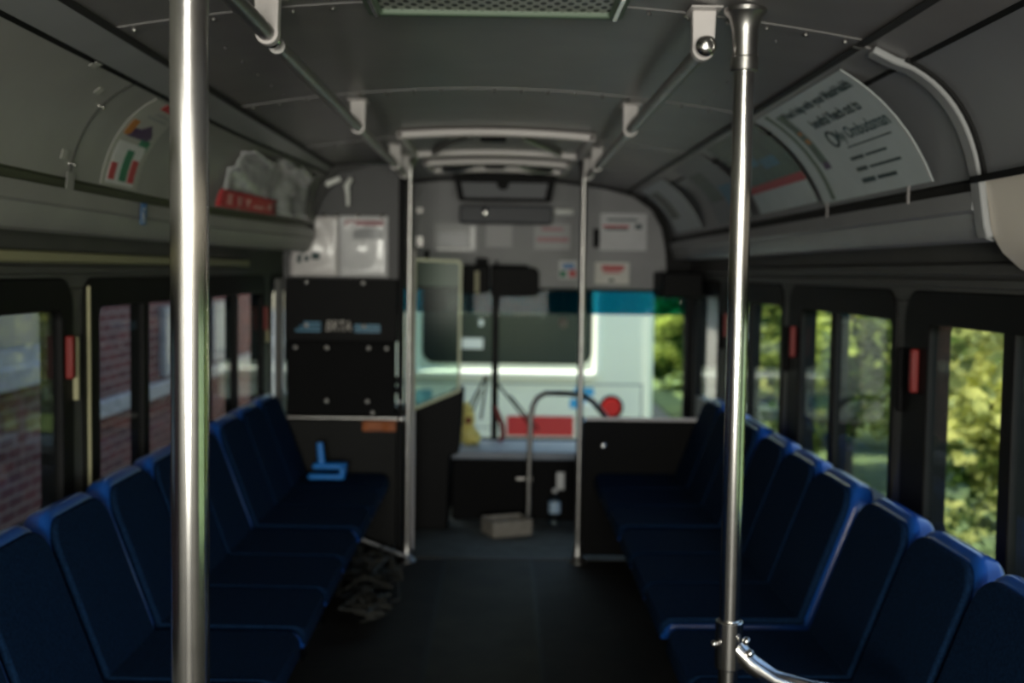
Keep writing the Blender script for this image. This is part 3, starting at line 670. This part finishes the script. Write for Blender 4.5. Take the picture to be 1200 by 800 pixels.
hp = [(.195, 6.28, .012), (.195, 6.28, .30), (.20, 6.28, .60), (.212, 6.28, .67), (.235, 6.275, .715), (.28, 6.27, .74), (.40, 6.22, .745), (.48, 6.17, .74), (.53, 6.12, .71), (.60, 6.03, .63), (.66, 5.98, .52), (.68, 5.97, .30), (.68, 5.97, .012)]
h_ = thing('hoop_rail', (.195, 6.28, 0), 'bent steel hoop rail standing in front of the dashboard', 'handrail')
MB().tube(hp, .0155, 14).build('tube', M_steelb, h_)
MB().tube([(.195, 6.28, 0), (.195, 6.28, .015)], .035, 18).build('foot', M_steelb, h_); MB().tube([(.68, 5.97, 0), (.68, 5.97, .015)], .035, 18).build('foot', M_steelb, h_)
# yellow bag + red strap on the dash
yb = MB()
for c, r, s_ in (((-.155, 6.68, .45), .055, (1.1, .8, 1.1)), ((-.15, 6.68, .53), .045, (.9, .8, 1.3)), ((-.16, 6.68, .60), .03, (1, .8, 1.4)), ((-.115, 6.68, .43), .04, (1, 1, 1))): yb.ball(c, r, 14, 9, s_)
for i, v in enumerate(yb.v): v += Vector((1, 1, 1)) * .012 * noise.noise(v * 25)
yb = yb.build('yellow_bag', M_yellow, ang=180); tag(yb, 'small yellow bag with a dark red spot on the left end of the dashboard', 'bag')
MB().ball((-.15, 6.642, .535), .018, 10, 6, (1, .5, 1.2)).build('red_spot', mat('dark_red_spot', (.22, .03, .02), .6), yb)
k = MB().tube([(.005, 6.83, .60), (.02, 6.83, .55), (.045, 6.82, .49), (.05, 6.80, .42), (.03, 6.78, .40)], [.010, .016, .017, .017, .014]).build('red_strap', M_redl); tag(k, 'red strap hanging by the windshield centre post', 'strap')

# mirror, display, visor and boxes on the bulkhead
mr = thing('interior_mirror', (.03, 6.2, 1.8), 'wide black framed interior mirror hung from the ceiling at the front', 'mirror')
fy = lambda u, v, d: (u, 6.22 + d, v)
MB().ring([(-.235, 1.915), (.315, 1.915), (.29, 1.775), (-.205, 1.775)], [(-.195, 1.875), (.272, 1.875), (.255, 1.793), (-.178, 1.793)], fy, -.02, .02).build('frame', M_blackp, mr, bev=.005)
MB().prism([(-.20, 1.88), (.278, 1.88), (.26, 1.788), (-.18, 1.788)], fy, .0, .006).build('mirror_glass', M_mirror, mr)
MB().tube([(.03, 6.185, 1.868), (.03, 6.21, 1.868)], .033, 18).tube([(.03, 6.17, 1.868), (.03, 6.19, 1.868)], .018, 12).build('knob', M_blackp, mr)
MB().box(-.1, .16, 6.20, 6.24, 1.91, 1.935).build('ceiling_bracket', M_blackp, mr)
dd = thing('display_box', (.03, 6.7, 1.66), 'dark slim display box under the interior mirror with a bright glint', 'display box')
MB().box(-.215, .315, 6.60, 6.85, 1.675, 1.775).build('body', mat('slate_plastic', (.03, .033, .045), .5), dd, bev=.008)
MB().ball((-.07, 6.595, 1.735), .018, 12, 8, (1, .5, 1.6)).build('glint_bead', M_steel, dd)  # oval steel bead stands in for the bright glint on the box
k = MB().tube([(.35, 6.80, 1.755), (.43, 6.80, 1.755)], .018, 14).ball((.35, 6.80, 1.755), .02).ball((.43, 6.80, 1.755), .02).build('glare_white_bracket', M_trimw); tag(k, 'short tubular bracket right of the display box, painted white as its glare', 'lamp')  # glossy bracket, no lamp; its white colour stands in for glare
vs = thing('sun_visor', (.12, 6.7, 1.3), 'black rounded sun visor at the top of the windshield centre', 'visor')
MB().prism(rrect(-.03, .245, 1.255, 1.425, (.04, .01, .01, .02)), lambda u, v, d: (u, d, v), 6.60, 6.63).build('flap', M_blackp, vs, bev=.006)
MB().tube([(-.03, 6.615, 1.43), (.18, 6.615, 1.43)], .008).tube([(.0, 6.615, 1.43), (.0, 6.85, 1.46)], .008).build('hinge_rod', M_blackp, vs)
k = thing('wiper_motor_box', (-.11, 6.7, 1.27), 'small black box with a yellow-green strip left of the sun visor', 'box')
MB().box(-.20, -.04, 6.66, 6.85, 1.27, 1.435).build('body', M_blackp, k, bev=.008); MB().box(-.125, -.10, 6.652, 6.66, 1.275, 1.40).build('strip', M_cream2, k)
MB().box(-.12, -.05, 6.66, 6.84, 1.435, 1.475).build('cap', M_blackp, k, bev=.006)
k = MB().box(.93, 1.16, 6.45, 6.84, 1.265, 1.41).build('door_engine_box', M_blackp, bev=.01); tag(k, 'black box above the right corner of the windshield', 'box')
k = MB().box(-.43, -.40, 6.83, 6.855, 1.46, 1.52).build('black_fitting', M_blackp, bev=.006); tag(k, 'tiny black fitting on the bulkhead beside the left front pole', 'fitting')

# notices on the bulkhead
bf = flat((0, 6.852, 0), (1, 0, 0), (0, 0, 1), (0, -1, 0))
def px2(x, y, d=6.852):                            # helper kept in metres: bulkhead position from the survey of the notices
    dx, dy = x - 588, 318 - y; X = (dx - .014 * dy); Z = dy + .014 * dx; return X / F * d + CAM.x, Z / F * d + CAM.z
M_film = mat('glossy_clear_cover', (.17, .175, .18), .35, 0, 8, .1)
def notice(x0, y0, x1, y1, m, label, parts):
    (a, t_), (b, c) = px2(x0, y0), px2(x1, y1)
    f = lambda u, v, n: bf(a + (b - a) * u, c + (t_ - c) * v, n)
    o = tag(MB().grid(f, [0, 1], [0, 1], .001).build('notice', m, smooth=False), label, 'notice', 'notices on the front bulkhead')
    for nm_, rs, mm in parts: patch(nm_, f, rs, mm, o, .001)
    return o
M_pale = mat('pale_notice_paper', (.48, .48, .50), .4, 0, 9, .08); M_pale2 = mat('cream_notice_paper', (.66, .63, .60), .5)
M_fr = mat('faded_red_ink', (.42, .22, .24), .5)
notice(509, 262, 558, 295, M_film, 'glossy dark framed notice on the bulkhead right of the left front pole', [('dark_panel', [(.1, .2, .8, .7)], mat('slate_ink', (.12, .13, .15), .3)), ('silver_edge', [(.86, .05, .97, .9), (.08, .03, .9, .12)], mat('film_edge', (.6, .6, .62), .3))])
notice(488, 232, 496, 292, M_film, 'narrow shiny vertical strip on the bulkhead beside the left front pole', [('silver_edge', [(.1, .05, .9, .25), (.1, .7, .9, .8)], M_steel)])
notice(626, 262, 668, 293, mat('greyish_notice', (.38, .37, .39), .45), 'faint notice with red lines in the middle of the bulkhead', [('red_line', [(.2, .72, .8, .86), (.08, .3, .95, .48)], M_fr)])
notice(703, 250, 757, 294, M_pale, 'white notice with red underlined heading right of the right front pole', [('red_line', [(.05, .62, .62, .68)], M_red), ('dark_line', [(.1, .55, .6, .61), (.15, .80, .8, .86)], M_ink), ('dark_mark', [(.75, .58, .9, .72)], M_ink)])
notice(697, 307, 737, 333, M_pale2, 'small cream notice with red letters just above the windshield', [('red_line', [(.2, .62, .85, .86), (.25, .5, .75, .58)], M_red), ('dark_mark', [(.42, .1, .56, .24)], M_ink)])
notice(695, 268, 702, 290, M_blackp, 'thin black tag beside the white notice right of the right front pole', [])
notice(655, 305, 676, 327, M_pale, 'small round coloured sticker behind the right front pole', [('blue_mark', [(.2, .55, .85, .85)], M_blueink), ('green_mark', [(.05, .1, .4, .45)], M_green), ('red_mark', [(.55, .1, .95, .5)], M_red)])
notice(570, 255, 600, 290, mat('greyish_notice', (.38, .37, .39), .45), 'faint grey notice left of the one with red lines', [])

# wipers outside
for pts, lab in (([(-.01, 6.965, .75), (.19, 6.975, .50), (.24, 6.975, .44)], 'black wiper reaching down right from the windshield centre'), ([(-.06, 6.965, .76), (-.17, 6.975, .55), (-.2, 6.975, .46)], 'black wiper reaching down left from the windshield centre'), ([(-.05, 6.965, .76), (-.085, 6.975, .50)], 'short black wiper arm hanging beside the centre post')):
    k = thing('windshield_wiper', pts[0], lab, 'wiper', 'windshield wipers')
    MB().tube(pts, .007, 8).build('arm', M_black, k); MB().ball(pts[0], .018, 10, 6).build('pivot', M_steelb, k)
    if len(pts) > 2: MB().tube([Vector(pts[0]) * .6 + Vector(pts[1]) * .4 + Vector((.02, .006, 0)), Vector(pts[2]) + Vector((.03, .006, .0))], .006, 8).build('blade', M_black, k)
k = MB(); random.seed(3)
for i in range(26):
    c = Vector((-.52 + random.uniform(-.06, .08), 4.75 + random.uniform(-.25, .45), .02)); q = []
    for j in range(7): q.append(c + Vector((random.uniform(-.09, .09), random.uniform(-.12, .12), random.uniform(0, .14) * (1 - j / 9))))
    k.tube(q, .006, 6)
tag(k.build('tangled_straps', mat('grey_webbing', (.026, .026, .022), .6, 0, 30, .4)), 'tangle of dark webbing straps on the floor by the left seats near the partition', 'straps')
k = thing('aisle_runner', (0, 3, 0), 'worn olive floor runner down the middle of the aisle', 'runner')
MB().box(-.215, .185, -1.9, 5.53, .0, .004).build('sheet', M_runner, k)
MB().box(-.235, -.215, -1.9, 5.53, .0, .006).build('edge_strip', M_black, k); MB().box(.185, .20, -1.9, 5.53, .0, .006).build('edge_strip', M_steelb if 0 else M_black, k)
# blue brush on the last left seat
k = thing('blue_brush', (-.78, 5.25, .45), 'bright blue plastic brush with upright handle on the farthest left seat', 'brush')
M_br = mat('bright_blue_plastic', (.015, .20, .62), .35)
MB().box(-.83, -.675, 5.26, 5.34, .478, .505).build('head', M_br, k, bev=.010); MB().tube([(-.79, 5.29, .495), (-.80, 5.29, .60)], [.018, .015], 12).build('handle', M_br, k)
MB().box(-.84, -.675, 5.20, 5.26, .442, .466).build('lip', M_br, k, bev=.008); MB().box(-.70, -.675, 5.22, 5.32, .455, .495).build('side_wall', M_br, k, bev=.006)

# ---------------------------------------------------------------- outside
struct(MB().box(-30, 40, -30, 60, -.80, -.75).build('ground', M_asph, smooth=False))
struct(MB().box(2.6, 40, -30, 60, -.749, -.72).build('ground_verge', L_w, smooth=False))
# parked white bus
pb = thing('parked_bus', (.2, 16, -.75), 'parked white bus with dark window, red stripe and round red lamp ahead of the windshield', 'bus')
YB = 11.0
fb = lambda u, v, d: (u, YB + d, v)
MB().prism(rrect(-1.15, 1.50, -.45, 2.35, (.18, .18, .06, .06)), fb, 0, 10).build('body', M_buswhite, pb, bev=.05, seg=3)
MB().prism(rrect(-.72, .90, .52, 1.75, .12), fb, -.012, .0).build('rear_window', M_busglass, pb, bev=.004)
tr_ = rrect(-.80, .955, .42, 1.84, .05, 2); MB().tube([Vector((u, YB - .01, v)) for u, v in tr_ + tr_[:1]], .044, 12, False).build('window_trim', M_trimw, pb)
MB().box(.10, .74, YB - .012, YB, -.17, .02).build('red_stripe', mat('red_vinyl', (.55, .03, .035), .35), pb)
MB().box(-1.0, -.62, YB - .012, YB, -.22, -.02).build('red_stripe', M_red, pb)
MB().box(.10, .74, YB - .012, YB, -.24, -.19).build('dark_stripe', mat('slate_vinyl', (.10, .15, .18), .4), pb)
k = MB().tube([(1.10, YB, .115), (1.10, YB - .05, .115)], [.095, .08], 20).build('tail_lamp', M_lens, pb)
MB().ring([(1.10 + .115 * math.cos(a), .115 + .115 * math.sin(a)) for a in [i * PI / 12 for i in range(24)]], [(1.10 + .095 * math.cos(a), .115 + .095 * math.sin(a)) for a in [i * PI / 12 for i in range(24)]], fb, -.02, 0).build('lamp_ring', M_blackp, pb)
fb2 = flat((0, YB - .001, 0), (1, 0, 0), (0, 0, 1), (0, -1, 0))
patch('blue_decal', fb2, [(.74, .22, .93, .30), (.70, .10, .92, .19)], mat('bright_blue_vinyl', (.04, .36, .72), .4), pb)
k = MB().ball((.87, YB, .13), .06, 10, 4, (1, .12, .7)).build('white_decal', M_trimw, pb)
patch('panel_line', fb2, [(-1.1, .325, 1.40, .34), (1.38, -.3, 1.395, .34), (-1.1, -.10, .08, -.09)], mat('grey_joint', (.25, .27, .26), .6), pb)
fb3 = flat((0, YB - .013, 0), (1, 0, 0), (0, 0, 1), (0, -1, 0))
patch('window_label', fb3, [(-.34, .66, -.14, .76), (-.18, .88, -.14, .94)], M_white, pb)
patch('blue_decal', fb2, [(-.82, .12, -.62, .26)], mat('dull_blue_vinyl', (.20, .42, .50), .4), pb)
k = thing('hanging_ornament', (.40, 6.872, 1.1), 'small brown and gold ornament hanging at the top of the windshield', 'ornament')
MB().tube([(.40, 6.872, 1.312), (.40, 6.872, 1.12)], .002, 6).build('cord', M_black, k)
MB().ball((.40, 6.872, 1.10), .028, 10, 7, (1, .6, 1.2)).build('pendant', M_tray, k)
for (x, y) in ((-.85, 12.6), (1.2, 12.6), (-.85, 18), (1.2, 18)):
    MB().tube([(x - .13, y, -.30), (x + .13, y, -.30)], .44, 24).build('wheel', M_black, pb, bev=.03)

# brick building at the left
bb = thing('brick_building', (-3.1, 8, -.75), 'dark red brick building close beside the left windows', 'building')
MB().box(-6.5, -2.9, 8.2, 14.2, -.75, 3.3).box(-6.5, -2.9, -8, 8.2, -.75, 5.6).build('wall', M_brick, bb, smooth=False)  # near block made taller out of view to keep sun off the left windows
MB().box(-6.6, -2.84, 8.2, 14.25, 3.3, 3.42).box(-6.6, -2.84, -8.05, 8.25, 5.6, 5.72).build('coping', M_stone, bb)
for ya, yb_, z0 in ((5.6, 7.5, .80), (1.2, 3.0, .80)):
    f_ = MB().ring([(ya, z0), (yb_, z0), (yb_, 2.3), (ya, 2.3)], [(ya + .10, z0 + .10), (yb_ - .10, z0 + .10), (yb_ - .10, 2.2), (ya + .10, 2.2)], lambda u, v, d: (-2.9 + d, u, v), -.01, .06).box(-2.9, -2.86, ya + .88, ya + .96, z0 + .05, 2.25).build('window_frame', M_stone, bb)
    MB().box(-2.9, -2.885, ya + .09, yb_ - .09, z0 + .09, 2.21).build('pane', mat('grey_green_pane_glass', (.09, .11, .105), .3), f_)  # even grey-green pane colour
    MB().box(-2.9, -2.78, ya - .12, yb_ + .12, z0 - .13, z0).build('sill', M_stone, bb, bev=.01)
MB().box(-2.9, -2.82, 8.1, 13.6, .30, .42).build('sill', M_stone, bb, bev=.01)
for ya in (11.6, 9.9):
    f_ = MB().ring([(ya, .45), (ya + 1.0, .45), (ya + 1.0, 1.05), (ya, 1.05)], [(ya + .08, .53), (ya + .92, .53), (ya + .92, .97), (ya + .08, .97)], lambda u, v, d: (-2.9 + d, u, v), -.01, .05).build('window_frame', M_stone, bb)
    MB().box(-2.9, -2.885, ya + .07, ya + .93, .52, .98).build('pane', mat('grey_green_pane_glass', (.09, .11, .105), .3), f_)

# pale shed added for a reflection seen in the third right window
sd = thing('reflection_block', (3.9, 17, -.75), 'pale low shed with white-framed dark window added for a reflection by the right pole', 'block')
MB().box(3.2, 5.6, 16.6, 18.6, -.72, 1.15).build('wall', M_stone, sd)
MB().prism([(2.9, 1.12), (5.9, 1.12), (4.4, 1.9)], lambda u, v, d: (u, d, v), 16.4, 18.8).build('roof', M_dark, sd)
f_ = MB().ring([(3.45, -.55), (4.15, -.55), (4.15, .55), (3.45, .55)], [(3.53, -.46), (4.07, -.46), (4.07, .47), (3.53, .47)], lambda u, v, d: (u, 16.6 + d, v), -.05, .01).build('window_frame', M_trimw, sd)
MB().box(3.52, 4.08, 16.58, 16.6, -.47, .48).build('pane', M_busglass, f_)

# shrubs and trees on the right
def tree(x, y, r, h, n, m, label, zc=None, cat='tree', name='leafy_tree', lf=.075):
    rnd = random.Random(int(x * 31 + y * 17)); root = thing(name, (x, y, -.72), label, cat, 'trees and shrubs on the right')
    mb = MB(); V = []; Fc = []
    cl = [(Vector((rnd.uniform(-1, 1) * r * .75, rnd.uniform(-1, 1) * r * .75, rnd.uniform(.08, .95) * h)), rnd.uniform(.3, .6) * r) for _ in range(26)]
    for _ in range(n):
        c, cr_ = rnd.choice(cl); d = Vector((rnd.gauss(0, 1), rnd.gauss(0, 1), rnd.gauss(0, 1))).normalized() * cr_ * rnd.uniform(.55, 1)
        q = c + d; q.z = max(q.z, .03); a = Vector((rnd.gauss(0, 1), rnd.gauss(0, 1), rnd.gauss(0, .6))).normalized(); b = a.orthogonal().normalized()
        b = (b + a.cross(b) * rnd.uniform(-1, 1)).normalized(); s_ = lf * rnd.uniform(.6, 1.3); o = Vector((x, y, -.72)) + q; k = len(V)
        V += [o - a * s_, o + b * s_ * .5, o + a * s_, o - b * s_ * .5]; Fc.append((k, k + 1, k + 2, k + 3))
    mb.v = V; mb.f = Fc; mb.build('foliage', m, root, smooth=False, fix=False)
    tk = MB(); tk.tube([(x, y, -.74), (x + .05, y, -.72 + h * .4), (x - .04, y + .05, -.72 + h * .8)], [.05 + r * .03, .04 + r * .02, .02], 10)
    for i in range(5):
        a = i * 1.3; tk.tube([(x, y, -.72 + h * (.15 + .1 * i)), (x + r * .6 * math.cos(a), y + r * .6 * math.sin(a), -.72 + h * (.35 + .12 * i))], [.03, .012], 6)
    tk.build('trunk', M_bark, root)
    return root
T = [(3.7, 7.4, .95, 2.7, 5200, L_b, 'bright yellow-green shrub filling the nearest right window'),
     (5.6, 9.9, 1.1, 3.0, 5200, L_a, 'green shrub behind the brightest one in the nearest right window'),
     (4.6, 4.6, 1.1, 3.0, 3000, L_a, 'green shrub at the right edge beyond the nearest window'),
     (3.7, 12.1, .95, 2.9, 4800, L_a, 'dark green shrub seen in the right pane of the middle right window'),
     (4.2, 14.4, 1.0, 3.0, 4800, L_b, 'lighter green shrub seen in the left pane of the middle right window'),
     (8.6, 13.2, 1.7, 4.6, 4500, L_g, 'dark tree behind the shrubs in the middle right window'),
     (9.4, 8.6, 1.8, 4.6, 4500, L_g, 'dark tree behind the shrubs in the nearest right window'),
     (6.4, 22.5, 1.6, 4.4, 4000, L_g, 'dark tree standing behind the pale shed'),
     (3.4, 20.8, .8, 3.0, 4200, L_a, 'green shrub left of the pale shed'),
     (3.2, 26.0, 1.2, 4.0, 5200, L_b, 'tall sunlit green tree beside the parked bus at the right of the windshield'),
     (4.6, 30.0, 1.8, 4.6, 4500, L_a, 'farthest green tree beyond the parked bus'),
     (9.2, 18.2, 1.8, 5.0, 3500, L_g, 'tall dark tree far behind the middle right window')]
for a in T: tree(*a)
